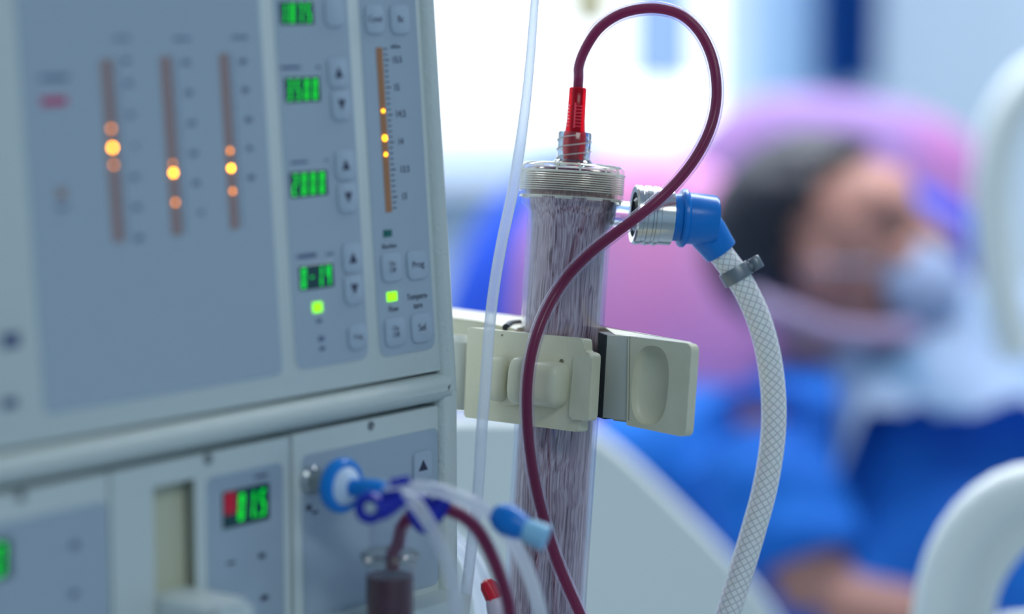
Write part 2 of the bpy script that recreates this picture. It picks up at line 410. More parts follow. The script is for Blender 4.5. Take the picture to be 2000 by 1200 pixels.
# front frame: slanted right post, cross bar, upright lower post, left post
bm = NB()
def strip(pl, pts, w0, w1, bev): prism(bm, pl, pts, w0, w1, bev, 4)
gu = UPn.loc(870, 722)[0]; ou = 0.0
strip(UPn, [(gu, -.004), (ou, -.004), (ou, .33), (gu, .33)], -.05, 0, .0045)
gl = LP.loc(866.5, 900)[0]
vb = LP.loc(866, 786)[1]; vt = UPn.loc(867, 731)[1]
strip(LP, [(gl, -.45), (0, -.45), (0, .013), (gl, .013)], -.05, 0, .0045)
barv1 = LP.loc(866, 733)[1]
strip(LP, [(uL, vb), (-.004, vb), (-.004, barv1), (uL, barv1)], -.05, .0022, .0080)
obj('frame', bm, 'frame', mach)
# upper panel plate
PW = -.0035
UQ = Plane(UPn.pt(0, 0, PW), UPn.u, UPn.v)
pu1 = UQ.loc(867, 722)[0]; pv0 = UQ.loc(867, 722)[1]
upper = obj('control_panel', prism(NB(), UQ, roundpoly([(uL, pv0), (pu1, pv0), (pu1, .33), (uL, .33)], .002), -.012, 0, .0008, 2), 'plate', mach)
def sticker(name, pl, tl, br, parent, r=.004, m='sticker', w=.0004):
    return obj(name, prism(NB(), pl, roundpoly(rect(pl, *tl, *br), r), -.0005, w, .0001, 1), m, parent)
def poly_sticker(name, pl, x0y, x1y, vtop, yb, parent, r):
    """film with vertical sides: left edge through x0y, right edge through x1y, top at v=vtop, bottom through yb"""
    u0 = pl.loc(*x0y)[0]; u1 = pl.loc(*x1y)[0]; v0 = pl.loc(*yb)[1]
    return obj(name, prism(NB(), pl, roundpoly([(u0, v0), (u1, v0), (u1, vtop), (u0, vtop)], r), -.0005, .0004, .0001, 1), 'sticker', parent)
s1 = poly_sticker('membrane_film', UQ, (60, 440), (529, 380), .32, (318, 772), upper, .004)
s2 = poly_sticker('membrane_film', UQ, (557, 380), (700, 380), .32, (650, 712), upper, .006)
s3 = poly_sticker('membrane_film', UQ, (723, 380), (832, 380), .32, (795, 690), upper, .006)
FW_ = .0006
def display(pl, tl, br, s, parent, m='green', red=.02, pad=.09, ww=.0005):
    R = rect(pl, *tl, *br)
    d = obj('number_display', prism(NB(), pl, R, -.0005, ww, .0001, 1), 'teal', parent)
    u0, v0 = R[0]; u1, v1 = R[2]; h = v1-v0; wd = u1-u0
    obj('digits', digits(NB(), pl, s, u0+wd*red, v0+h*pad, u1-wd*.03, v1-h*pad, ww), m, d)
    return d, R
display(UQ, (543, 3), (613, 48), '1875', upper)
display(UQ, (553, 152), (626, 198), '3500', upper)
display(UQ, (563, 337), (640, 381), '2000', upper)
display(UQ, (581, 521), (652, 560), '0-14', upper, 'greendim')
def bar(pl, top, bot, wpx, leds, m, parent, lr):
    ut, vt_ = pl.loc(*top); ub, vb_ = pl.loc(*bot); u = (ut+ub)/2
    hw = abs(pl.loc(top[0]+wpx/2, top[1])[0] - ut)
    b_ = obj('bar_gauge', prism(NB(), pl, [(u-hw, vb_), (u+hw, vb_), (u+hw, vt_), (u-hw, vt_)], -.0003, .0006), m, parent)
    for (x, y, mm, k) in leds:
        uu, vv = pl.loc(x, y)
        obj('led', lathe(NB(), pl.pt(u, vv, .0006), pl.n, [(lr*k, 0), (lr*k, .0004), (lr*k*.6, .0006)], 16), mm, b_)
    return u, hw, vt_, vb_
g1 = bar(UQ, (205, 115), (231, 473), 22, [(212, 289, 'amber', 1), (209, 252, 'amberdim', .9), (215, 323, 'amberdim', .8)], 'brown', upper, .0010)
g2 = bar(UQ, (321, 110), (345, 460), 21, [(335, 338, 'amber', 1), (333, 320, 'amberdim', .6), (339, 396, 'amberdim', .9)], 'brown', upper, .0010)
g3 = bar(UQ, (434, 105), (458, 448), 18, [(446, 329, 'amber', 1), (443, 295, 'amberdim', .9), (449, 374, 'amberdim', .9)], 'brown', upper, .0010)
g4 = bar(UQ, (739, 93), (758, 415), 12, [(748, 270, 'amber2', 1.1), (744, 217, 'amber2', .6), (750, 302, 'amber2', .65)], 'brown2', upper, .0013)
# scale ticks beside the right-hand bar gauge, finer ones beside the left three
def ticks(g, n, long_every, w1, w2, parent, m):
    bm = NB(); u, hw, vt_, vb_ = g
    for i in range(n+1):
        v = vt_ + (vb_-vt_)*(i+.3)/(n+1); L = w2 if i % long_every == 2 else w1
        prism(bm, UQ, [(u+hw+.0012, v-.00035), (u+hw+.0012+L, v-.00035), (u+hw+.0012+L, v+.00035), (u+hw+.0012, v+.00035)], .0003, .0006)
    obj('scale_ticks', bm, m, parent)
ticks(g4, 29, 5, .0022, .0034, s3, 'ink')
ticks(g1, 40, 5, .0014, .0022, s1, 'inkpale'); ticks(g2, 40, 5, .0014, .0022, s1, 'inkpale'); ticks(g3, 40, 5, .0014, .0022, s1, 'inkpale')
# illegible, out-of-focus small print: plain marks where the print stands
def marks(pl, lst, m, parent, name='printed_mark'):
    for (x, y, wd, hh) in lst:
        bm = NB()
        u, v = pl.loc(x, y); a = abs(pl.loc(x+wd/2, y)[0]-u); c = abs(pl.loc(x, y+hh/2)[1]-v)
        prism(bm, pl, roundpoly([(u-a, v-c), (u+a, v-c), (u+a, v+c), (u-a, v+c)], .0006, 2), .0003, .0006)
        obj(name, bm, m, parent)
marks(UQ, [(245, 118, 14, 9), (249, 163, 15, 9), (254, 225, 13, 9), (262, 285, 8, 8), (262, 346, 15, 9), (266, 405, 16, 9), (270, 465, 16, 10),
           (362, 122, 14, 9), (368, 181, 14, 9), (373, 241, 14, 9), (377, 300, 14, 9), (382, 358, 14, 9), (391, 415, 9, 8),
           (473, 120, 13, 9), (478, 176, 13, 9), (484, 234, 13, 9), (486, 290, 10, 9), (489, 347, 13, 9),
           (236, 75, 34, 5), (354, 76, 34, 5), (467, 73, 32, 5), (105, 152, 56, 9), (120, 405, 24, 7)], 'inkpale', s1)
marks(UQ, [(104, 198, 52, 17)], 'redprint', s1, 'warning_light'); marks(UQ, [(119, 378, 20, 20)], 'brown', s1, 'warning_light')
marks(UQ, [(20, 665, 36, 30), (18, 788, 30, 20)], 'inkpale', upper)
marks(UQ, [(566, 132, 38, 6), (620, 131, 8, 5), (583, 317, 34, 5), (636, 313, 6, 4), (598, 500, 38, 8), (643, 496, 16, 4), (622, 627, 10, 8), (626, 662, 11, 10), (628, 681, 10, 8)], 'inkpale', s2)
# buttons
def button(pl, cx, cy, wpx, hpx, parent, sym=None, text=None, th=10, inkm='ink'):
    u, v = pl.loc(cx, cy); a = abs(pl.loc(cx+wpx/2, cy)[0]-u); c = abs(pl.loc(cx, cy+hpx/2)[1]-v)
    R = roundpoly([(u-a, v-c), (u+a, v-c), (u+a, v+c), (u-a, v+c)], .003, 4)
    R2 = roundpoly([(u-a*.84, v-c*.88), (u+a*.84, v-c*.88), (u+a*.84, v+c*.88), (u-a*.84, v+c*.88)], .003, 4)
    bm = prism(NB(), pl, R, .0002, .0016, .0007, 3)
    o = obj('push_button', bm, 'button', parent)
    if sym:
        s = .0028 if sym == 'up' else -.0028
        obj('arrow_mark', prism(NB(), pl, [(u-.0026, v-s*.9), (u+.0026, v-s*.9), (u, v+s*.9)][::(1 if s > 0 else -1)], .0014, .0019), inkm, o)
    if text:
        textobj('button_text', text, pl, cx, cy, th, inkm, o, w=.0017)
    return o
for cx, cy, sy in [(657, 142, 'up'), (663, 205, 'down'), (671, 322, 'up'), (676, 386, 'down'), (685, 504, 'up'), (688, 565, 'down')]:
    button(UQ, cx, cy, 36, 58, s2, sy)
button(UQ, 650, 24, 36, 56, s2); marks(UQ, [(650, 16, 20, 7), (651, 32, 20, 8), (652, 44, 18, 3)], 'ink', s2)
button(UQ, 695, 658, 34, 48, s2, text='Prog', th=9)
button(UQ, 728, 38, 34, 56, s3, text='Cond', th=12); button(UQ, 778, 38, 36, 56, s3, text='Bc', th=13)
button(UQ, 762, 522, 38, 56, s3, text='On\nOff', th=10); button(UQ, 812, 517, 38, 56, s3, text='Prog', th=13)
button(UQ, 769, 648, 38, 56, s3, text='On\nOff', th=10); button(UQ, 820, 640, 38, 56, s3, text='Sel', th=14)
for s_, x, y, h in [('mS/cm', 771, 91, 8), ('15.5', 774, 117, 13), ('15', 773, 171, 14), ('14.5', 781, 223, 14), ('14', 781, 277, 13), ('13.5', 789, 331, 13), ('13', 788, 384, 13),
                    ('Bicarbon', 759, 481, 9), ('Flow', 767, 604, 11), ('Tempera-', 814, 579, 12), ('ture', 815, 597, 12)]:
    textobj('panel_text', s_, UQ, x, y, h, 'ink', s3, w=.0006, squeeze=.92)
obj('indicator_light', prism(NB(), UQ, rect(UQ, 747, 450, 764, 462), 0, .0009, .0002), 'tealled', s3)
obj('indicator_light', prism(NB(), UQ, rect(UQ, 754, 572, 774, 587), 0, .0009, .0002), 'lime', s3, label='lit lime green indicator light')
obj('indicator_light', prism(NB(), UQ, rect(UQ, 609, 592, 628, 609), 0, .0009, .0002), 'lime', s2, label='lit lime green indicator light')
# lower modules, slightly inset
MQ = Plane(LP.pt(0, 0, -.004), LP.u, LP.v)
def mplate(name, xr, xl, ytop, hole=None):
    u1 = MQ.loc(xr, 1000)[0]; u0 = MQ.loc(xl, 1000)[0] if xl is not None else uL; v1 = ytop
    if hole: bm = prism(NB(), MQ, [(u0, -.45), (u1, -.45), (u1, v1), (u0, v1)], -.012, 0, hole=hole)
    else: bm = prism(NB(), MQ, [(u0, -.45), (u1, -.45), (u1, v1), (u0, v1)], -.012, 0, .0012, 2)
    return obj(name, bm, 'plate', mach)
vt1 = MQ.loc(864, 791)[1]
mr = mplate('pump_module', 864.5, 573.5, vt1)
hx = [MQ.loc(303, 1140), MQ.loc(384, 1128), MQ.loc(384, 935), MQ.loc(303, 952)]
hole = [(hx[0][0], hx[0][1]-.06), (hx[1][0], hx[0][1]-.06), (hx[1][0], hx[2][1]), (hx[0][0], hx[2][1])]
ml = mplate('pump_module', 566, 217, vt1-.0005, hole)
mll = mplate('pump_module', 214, None, vt1-.0005)
# open slot behind the hole
bm = NB(); hu0, hv0 = hole[0]; hu1, hv1 = hole[2]
prism(bm, MQ, [(hu0-.003, hv0-.003), (hu1+.003, hv0-.003), (hu1+.003, hv1+.003), (hu0-.003, hv1+.003)], -.010, -.008)
for q in ([(hu0-.003, hv0), (hu0, hv0), (hu0, hv1), (hu0-.003, hv1)], [(hu1, hv0), (hu1+.003, hv0), (hu1+.003, hv1), (hu1, hv1)], [(hu0, hv1), (hu1, hv1), (hu1, hv1+.003), (hu0, hv1+.003)]):
    prism(bm, MQ, q, -.008, -.001)
obj('slot_liner', bm, 'recess', ml)
# rounded lever in the slot, reaching out of the front
u, v = MQ.loc(352, 1156)
bm = prism(NB(), MQ, roundpoly([(u-.014, v-.06), (u+.013, v-.06), (u+.013, v), (u-.014, v)], .004), -.011, .034, .006, 4)
obj('pump_lever', bm, 'plate', ml)
def mfilm(pl, lx, rx, ty, by, parent, r=.004):
    u0 = pl.loc(lx, 1050)[0]; u1 = pl.loc(rx, 1050)[0]; v1 = pl.loc(*ty)[1]; v0 = pl.loc(*by)[1]
    return obj('membrane_film', prism(NB(), pl, roundpoly([(u0, v0), (u1, v0), (u1, v1), (u0, v1)], r), -.0005, .0004, .0001, 1), 'sticker', parent)
f1 = mfilm(MQ, 591, 855, (726, 862), (840, 1145), mr)
f2 = mfilm(MQ, 404, 553, (480, 918), (480, 1260), ml)
f3 = mfilm(MQ, -150, 210, (105, 1000), (100, 1300), mll)
button(MQ, 822, 911, 34, 60, f1, None); u, v = MQ.loc(822, 911)
obj('arrow_mark', prism(NB(), MQ, [(u-.0034, v-.002), (u+.0034, v-.002), (u, v+.0034)], .0014, .0019), 'ink', f1)
marks(MQ, [(783, 937, 8, 4), (602, 992, 10, 12), (614, 1001, 10, 6)], 'ink', f1)
d, R = display(MQ, (433, 962), (524, 1013), '01.5', ml, red=.27, pad=.14, ww=.0011)
u0, v0 = R[0]; u1, v1 = R[2]
obj('red_field', prism(NB(), MQ, [(u0+.0006, v0+(v1-v0)*.38), (u0+(u1-u0)*.26, v0+(v1-v0)*.38), (u0+(u1-u0)*.26, v1-.0006), (u0+.0006, v1-.0006)], .0009, .0012), 'redled', d)
display(MQ, (-75, 1070), (21, 1126), '30', mll, pad=.12, ww=.0011)
marks(MQ, [(510, 1086, 12, 10), (450, 1100, 16, 6), (509, 930, 26, 5), (515, 1168, 14, 10)], 'ink', f2)
marks(MQ, [(145, 1065, 16, 14), (143, 1160, 16, 12)], 'inkpale', f3)
def screw(pl, px, py, parent, r=.0022):
    u, v = pl.loc(px, py)
    obj('screw', lathe(NB(), pl.pt(u, v, 0), pl.n, [(r, 0), (r, .0006), (r*.8, .0008), (r*.45, .0001)], 20), 'greymetal', parent)
screw(MQ, 724, 832, mr); screw(MQ, 406, 897, ml, .0026); screw(MQ, 40, 970, mll, .0026)
# shelf block under the drip chamber
u1, v1 = MQ.loc(862, 1150); u0 = MQ.loc(610, 1150)[0]
obj('holder_block', prism(NB(), MQ, [(u0, v1-.05), (u1, v1-.05), (u1, v1), (u0, v1)], 0, .020, .0015, 2), 'plate', mr)
# pressure port the blue filter plugs into
u, v = MQ.loc(606, 938)
portc = MQ.pt(u, v, 0)
obj('pressure_port', lathe(NB(), portc, MQ.n, [(.0072, 0), (.0072, .0015), (.0058, .003), (.0058, .0155), (.004, .0155)], 28), 'steel', mr)

# ------------------------------------------------------------------ blue filter (transducer protector) with its pressure tubes
N = MQ.n
fc = portc + N*.0160
filt = thing('pressure_filter', 'round blue pressure filter plugged into the machine front with milky tubing', 'filter', fc)
obj('filter_disc', lathe(NB(), fc, N, [(.004, 0), (.0095, .001), (.0128, .0022), (.0134, .004), (.0134, .0062), (.0122, .0078), (.0098, .0084), (.0096, .0078), (.0, .0078)], 40, capends=False), 'bluefilter', filt)
obj('filter_window', lathe(NB(), fc, N, [(.0094, .0079), (.0075, .0100), (.004, .0122), (.002, .0126)], 32), 'filterwhite', filt)
obj('filter_neck', lathe(NB(), fc, N, [(.0042, .0118), (.0046, .019), (.0054, .0195), (.0058, .027), (.0050, .032), (.0030, .033)], 24), 'bluefilter', filt)
end = fc + N*.032
def px3(lst): return [P(*t) for t in lst]
tA = [end, *px3([(800, 975, 1.13), (830, 1010, 1.13), (862, 1070, 1.13), (884, 1130, 1.13), (892, 1190, 1.13), (893, 1260, 1.13)])]
obj('tube', tube(NB(), spline(tA), .0033, 20), 'milky', filt)
tB = [end + Vector((0, .004, .002)), *px3([(840, 955, 1.14), (890, 970, 1.14), (940, 992, 1.145), (982, 1022, 1.15)])]
tb = obj('tube', tube(NB(), spline(tB), .0034, 20), 'milky', filt)
for a, c, r_ in [((762, 945, 1.115), (800, 938, 1.12), .0022)]:
    obj('blue_tab', tube(NB(), [P(*a), P(*c)], r_, 12, flat=.6), 'bluedeep', filt)

# branch connector at the end of the upper tube
j0 = P(975, 1008, 1.145); j1 = P(1028, 1036, 1.14); j2 = P(1068, 1052, 1.138); ja = (j1-j0).normalized()
jn = thing('luer_connector', 'bright blue tube connector with pale blue tip in front of the dialyzer', 'connector', j0)
L = (j1-j0).length; L2 = (j2-j1).length
obj('connector_body', lathe(NB(), j0, ja, [(.0040, -.003), (.0066, 0), (.0078, L*.3), (.0068, L*.7), (.0050, L)], 28), 'bluep', jn)
obj('connector_tip', lathe(NB(), j1, (j2-j1), [(.0052, -.001), (.0060, .002), (.0064, L2), (.0040, L2)], 24), 'paleblue', jn)
tC = px3([(985, 1035, 1.15), (1005, 1065, 1.155), (1028, 1110, 1.16), (1045, 1160, 1.165), (1058, 1215, 1.17), (1066, 1280, 1.17)])
obj('tube', tube(NB(), spline(tC), .0034, 20), 'milky', jn)

# dark blue pinch clamps hanging on the tubes
def pinch(cx, cy, d, w_, h_, ang, label):
    c = P(cx, cy, d); k = d/F; ca, sa = cos(ang), sin(ang)
    t = thing('pinch_clamp', label, 'clamp', c, None, 'dark blue pinch clamps')
    def q(x, y, z=0): return c + RT*((x*ca-y*sa)*k) + UP*((x*sa+y*ca)*k) + FW*z
    ring = [q(-w_*.30 + w_*.26*cos(a), h_*.36*sin(a)) for a in [2*pi*i/24 for i in range(24)]]
    obj('ring', tube(NB(), ring, .0024, 10, closed=True, flat=1.8), 'bluedeep', t)
    obj('jaw', tube(NB(), spline([q(-w_*.1, -h_*.1), q(w_*.15, 0), q(w_*.5, h_*.22)], .002), lambda s: .0056-.002*s, 12), 'bluedeep', t)
    obj('jaw', tube(NB(), spline([q(-w_*.12, h_*.25), q(w_*.1, h_*.35), q(w_*.45, h_*.38)], .002), .0017, 12), 'bluedeep', t)
    return t
pinch(748, 990, 1.125, 84, 62, .1, 'dark blue pinch clamp with open ring just below the blue filter')
pinch(846, 996, 1.15, 74, 92, .35, 'dark blue pinch clamp across the arched blood tube')

# ------------------------------------------------------------------ drip chamber and arched blood tube
cc = P(761, 1112, 1.165)
ch = thing('drip_chamber', 'clear drip chamber filled with dark blood under a flanged clear cap', 'drip chamber', cc)
k = 1.165/F
obj('chamber_wall', lathe(NB(), cc, Z, [(48*k, -.05), (48*k, .003), (50*k, .004), (57*k, .0052), (57*k, .0072), (54*k, .0082), (50*k, .0095)], 40, capends=False), 'clear', ch)
obj('chamber_rim', lathe(NB(), cc, Z, [(50*k, .003), (57*k, .0045), (58*k, .0075), (50*k, .0085)], 40, closed=True), 'glass', ch)
obj('upper_sleeve', lathe(NB(), cc, Z, [(40*k, .0075), (40*k, .022)], 40, capends=False), 'clear', ch)
obj('blood_fill', lathe(NB(), cc, Z, [(46.5*k, -.05), (46.5*k, -.0035), (45*k, -.003)], 40), 'blooddark', ch)
bt = [cc + Z*.0 + RT*.0015, cc + Z*.008 + RT*.0015, *px3([(777, 1065, 1.165), (783, 1035, 1.163), (800, 1010, 1.16), (828, 994, 1.155), (862, 992, 1.155), (900, 1006, 1.155), (932, 1034, 1.155), (958, 1080, 1.155), (978, 1130, 1.155), (993, 1180, 1.155), (1003, 1250, 1.155)])]
at = thing('blood_tube', 'dark red blood tube arching out of the drip chamber', 'tube', P(1003, 1250, 1.155))
sp_ = spline(bt)
obj('blood_core', tube(NB(), sp_, .0030, 18), 'blood', at); obj('clear_sleeve', tube(NB(), sp_, .0038, 18, caps=False), 'sleeve', at)

# ------------------------------------------------------------------ dialyzer (clear cylinder with fibre bundle)
T = P(1119, 322, 1.300)
AX = ((RT*.064 + UP*.99) + FW*-.02).normalized()          # leans to the right in the frame
AX = (AX - FW*0.0).normalized()
xr = (RT - AX*RT.dot(AX)).normalized(); yr = AX.cross(xr)
ROT = Matrix((xr, yr, AX)).transposed()
dz = thing('dialyzer', 'tall clear dialyzer cylinder packed with pinkish fibres, tilted in its beige holder', 'dialyzer', T - AX*.30, ROT)
obj('end_cap', lathe(NB(), T, AX, [(.0085, .0012), (.020, .0006), (.0262, 0), (.0278, -.0014), (.0282, -.0045)] +
    [x for i in range(8) for x in ((.0283, -.0062-i*.00118), (.0277, -.0068-i*.00118))] +
    [(.0283, -.0158), (.0280, -.0172), (.0262, -.0178), (.0250, -.0172), (.0250, -.0030), (.0235, -.0022), (.0085, -.0015)], 72, closed=True), 'capclear', dz)
obj('blood_pool', lathe(NB(), T, AX, [(.0005, -.0026), (.0205, -.0026), (.0215, -.0034), (.0215, -.0042), (.0005, -.0042)], 56), mat('blood_pool', (96, 16, 80), .15), dz)
obj('potting_ring', lathe(NB(), T, AX, [(.0238, -.0048), (.0238, -.0176), (.022, -.0180), (.0215, -.0050)], 56, closed=True), thin('potting', (235, 225, 225), .1, .25, (225, 205, 205)), dz)
for i in range(8):                                       # ridges round the cap
    z0 = -.0062 - i*.00118
    ring = [T + AX*z0 + (xr*cos(2*pi*t/72) + yr*sin(2*pi*t/72))*.0282 for t in range(72)]
    obj('cap_ridge', tube(NB(), ring, .00026, 6, closed=True), 'capline', dz)
for z0, r_, w_ in ((-.0004, .0255, .0005), (-.0046, .0281, .0006), (-.0178, .0262, .0004)):
    ring = [T + AX*z0 + (xr*cos(2*pi*t/72) + yr*sin(2*pi*t/72))*r_ for t in range(72)]
    obj('cap_ridge', tube(NB(), ring, w_, 8, closed=True), 'capline', dz)
for t in (-1.9, -1.45, -.9, -.5, .6, 1.5, 2.4, 3.4):     # short ribs on the cap shoulder
    dv = xr*cos(t) + yr*sin(t)
    obj('cap_rib', tube(NB(), [T + AX*.0002 + dv*.0215, T - AX*.0006 + dv*.0262, T - AX*.0044 + dv*.0280], .0006, 8), 'capline', dz)
# castellated lower rim of the cap
for i in range(10):
    a = 2*pi*i/10 + .15; bm = NB()
    pts = [T - AX*.0184 + (xr*cos(a+t*.034) + yr*sin(a+t*.034))*.0270 for t in range(-5, 6)]
    obj('cap_notch', tube(bm, pts, .0007, 8), 'capline', dz)
obj('housing', lathe(NB(), T, AX, [(.0262, -.0176), (.0262, -.0215), (.0256, -.0228), (.0232, -.0248), (.0225, -.0268), (.0225, -.30)], 72, capends=False), 'clear', dz)
obj('housing_lining', lathe(NB(), T, AX, [(.0246, -.0185), (.0240, -.0225), (.0218, -.0250), (.0211, -.0270), (.0211, -.30)], 72, capends=False), 'clear', dz)
def fib(l): return l
obj('fibre_bundle', lathe(NB(), T, AX, [(.0195, -.005), (.0222, -.0175), (.0218, -.022), (.0205, -.028)] + [(.0200 - .0001*(i % 2), -.035 - i*.012) for i in range(22)] + [(.0200, -.30)], 96), 'fibre', dz)
# threaded blood port on the cap
obj('port_collar', lathe(NB(), T, AX, [(.0088, .0), (.0090, .0168), (.0086, .0175), (.0076, .0172), (.0074, .0)], 48, closed=True), 'glassport', dz)
obj('port_base', lathe(NB(), T, AX, [(.0075, -.001), (.0105, -.0005), (.0108, .0012), (.0092, .0026), (.0076, .0026)], 48, closed=True), 'glassport', dz)
for s_ in (0, pi):
    hx = [T + AX*(.003 + .0125*t/60) + (xr*cos(s_ + 2*pi*1.25*t/60) + yr*sin(s_ + 2*pi*1.25*t/60))*.0091 for t in range(61)]
    obj('port_thread', tube(NB(), hx, .0004, 8), 'capline', dz)
# side port towards the coupling
pa = (xr*.99 + FW*.10 - AX*.03).normalized()
pc = P(1172, 414, 1.303)
obj('side_port', lathe(NB(), pc, pa, [(.0115, -.001), (.0115, .003), (.0088, .0055), (.0072, .0075), (.0072, .019), (.0050, .019), (.0050, -.001)], 40, closed=True), 'glassport', dz)

# ------------------------------------------------------------------ blood line with red connector
path = [T + AX*.0385, T + AX*.047, *px3([(1131, 128, 1.2945), (1143, 96, 1.29), (1168, 58, 1.288), (1204, 31, 1.286), (1246, 18, 1.284), (1290, 17, 1.282), (1332, 30, 1.28), (1366, 62, 1.279), (1389, 108, 1.278), (1399, 160, 1.276), (1397, 212, 1.274), (1382, 264, 1.271), (1352, 318, 1.268), (1308, 370, 1.265), (1257, 415, 1.262), (1203, 455, 1.262), (1150, 497, 1.262), (1104, 546, 1.264), (1068, 605, 1.260), (1044, 668, 1.255), (1032, 730, 1.252), (1029, 795, 1.252), (1033, 862, 1.254), (1043, 932, 1.257), (1061, 1010, 1.26), (1084, 1085, 1.258), (1108, 1145, 1.256), (1134, 1203, 1.254), (1160, 1270, 1.252)])]
bl = thing('blood_line', 'looping dark red blood line from red connector on dialyzer top, crossing its front', 'tube', path[-1])
sp_ = spline(path, .0025)
obj('blood_core', tube(NB(), sp_, .0027, 22), 'blood', bl); obj('clear_sleeve', tube(NB(), sp_, .0039, 22, caps=False), 'sleeve', bl)
rc = obj('red_connector', lathe(NB(), T, AX, [(.0036, .0), (.0050, .0008), (.0056, .004), (.0063, .009), (.0062, .0145), (.0054, .0185), (.0050, .024), (.0047, .041), (.0044, .0414), (.0036, .0410)], 40, capends=True), 'redclear', bl, label='translucent red connector sleeve')
obj('connector_core', lathe(NB(), T, AX, [(.0030, .001), (.0030, .0405)], 24), 'blood', rc)
for i in range(7):                                       # moulded grip ribs
    z0 = .0205 + i*.0018
    for ang, wd in ((-2.45, .22), (-1.38, .36)):
        pts = [T + AX*z0 + (xr*cos(ang+t*wd/4) + yr*sin(ang+t*wd/4))*.0052 for t in range(-4, 5)]
        obj('grip_rib', tube(NB(), pts, .00036, 6), 'redlight', rc)
pts = [T + AX*z0_ + (xr*cos(-1.72) + yr*sin(-1.72))*.0052 for z0_ in (.0195, .026, .033)]
obj('grip_rib', tube(NB(), pts, .0005, 6), 'redlight', rc)

# ------------------------------------------------------------------ dialysate hose with coupling
q0 = P(1238, 419, 1.292); qa = (RT*.985 - UP*.065 + FW*.12).normalized()
hs = thing('dialysate_hose', 'braided white hose with chrome coupling and bright blue elbow beside the dialyzer', 'hose', P(1425, 1200, 1.30))
prof = [(.0120, 0), (.0150, -.0004), (.0160, .0006), (.0160, .0030), (.0155, .0034), (.0155, .0052), (.0160, .0056), (.0160, .0080), (.0154, .0086), (.0154, .0098), (.0159, .0102), (.0159, .0125), (.0152, .0129), (.0152, .0200), (.0135, .0202), (.0130, .0202), (.0120, .0030)]
cp = obj('metal_coupling', lathe(NB(), q0, qa, prof, 64, closed=True), 'chrome', hs, label='chrome quick coupling')
obj('coupling_core', lathe(NB(), q0, qa, [(.0074, -.0005), (.0090, .0008), (.0090, .012), (.0118, .0125)], 36, capends=False), 'steel', cp)
obj('locking_ball_ring', lathe(NB(), q0, qa, [(.0098, .002), (.0118, .002), (.0118, .006), (.0098, .006)], 36, closed=True), 'greymetal', cp)
b0 = q0 + qa*.0195
el = obj('blue_elbow', lathe(NB(), b0, qa, [(.0126, 0), (.0127, .0042), (.0132, .0050), (.0150, .0054), (.0158, .0064), (.0158, .0080), (.0148, .0090), (.0139, .0094), (.0138, .0125), (.0134, .0235), (.0126, .0252), (.0110, .0256)], 64), 'bluep', hs)
e0 = P(1360, 424, 1.30); e1 = P(1409, 493, 1.303); ea = (e1-e0); LL = ea.length
obj('elbow_outlet', lathe(NB(), e0, ea, [(.0090, -.002), (.0108, .002), (.0106, LL*.5), (.0097, LL*.80), (.0094, LL*.97), (.0089, LL), (.0070, LL*1.0)], 48), 'bluep', el)
hp = [P(1398, 477, 1.302), *px3([(1409, 497, 1.303), (1424, 517, 1.303), (1440, 540, 1.303), (1462, 578, 1.303), (1484, 630, 1.303), (1501, 695, 1.303), (1510, 765, 1.303), (1511, 835, 1.303), (1503, 905, 1.303), (1490, 970, 1.303), (1472, 1035, 1.303), (1450, 1110, 1.303), (1428, 1180, 1.303), (1405, 1250, 1.303), (1395, 1290, 1.303)])]
hsp = spline(hp, .0025)
obj('hose_tube', tube(NB(), hsp, .0068, 36), 'braid', hs)
ka = (P(1446, 552, 1.303)-P(1430, 524, 1.303)).normalized(); kc = P(1431, 524, 1.303)
clp = obj('hose_clamp', lathe(NB(), kc, ka, [(.0072, 0), (.0084, 0), (.0086, .0008), (.0086, .0068), (.0084, .0076), (.0072, .0076)], 48, closed=True), 'greymetal', hs, label='grey metal hose clamp')
side = ka.cross(FW).normalized()
if side.x < 0: side = -side
cu = kc + ka*.0004 + side*.0122
obj('clamp_ear', lathe(NB(), cu, ka, [(.0030, 0), (.0033, .0004), (.0033, .0066), (.0030, .0070), (.0019, .0070), (.0019, 0)], 24, closed=True), 'greymetal', clp)
obj('clamp_neck', tube(NB(), [kc + ka*.0038 + side*.0080, kc + ka*.0038 + side*.0105], .0026, 12), 'greymetal', clp)

# ------------------------------------------------------------------ milky line hanging in front, left of the dialyzer
path = px3([(1050, -60, 1.262), (1043, 20, 1.26), (1036, 110, 1.258), (1027, 200, 1.256), (1015, 290, 1.254), (1000, 380, 1.252), (981, 470, 1.25), (967, 550, 1.248), (957, 630, 1.246), (951, 710, 1.245), (946, 780, 1.244), (940, 850, 1.243), (936, 920, 1.243), (931, 990, 1.243), (922, 1060, 1.243), (914, 1130, 1.243), (906, 1200, 1.243), (900, 1280, 1.243)])
bm = tube(NB(), spline(path), lambda s: .0020 + .0009*min(1, s*3.5), 20)
tag(obj('infusion_tube', bm, 'milky', origin=path[-1]), 'milky white tube hanging down left of the dialyzer, crossing the beige holder', 'tube')
# small tubes behind, at the bottom between machine and dialyzer
path = px3([(880, 1060, 1.34), (905, 1085, 1.34), (925, 1130, 1.34), (938, 1180, 1.34), (945, 1250, 1.34)])
tag(obj('return_tube', tube(NB(), spline(path), .0036, 18), 'milky'), 'short milky tube curving down behind the machine edge', 'tube')
path = px3([(870, 1030, 1.40), (905, 1065, 1.40), (935, 1100, 1.39), (950, 1150, 1.38), (955, 1250, 1.38)])
tag(obj('return_tube', tube(NB(), spline(path), .0030, 18), 'milky'), 'thin pale tube curving down behind the red cap', 'tube')
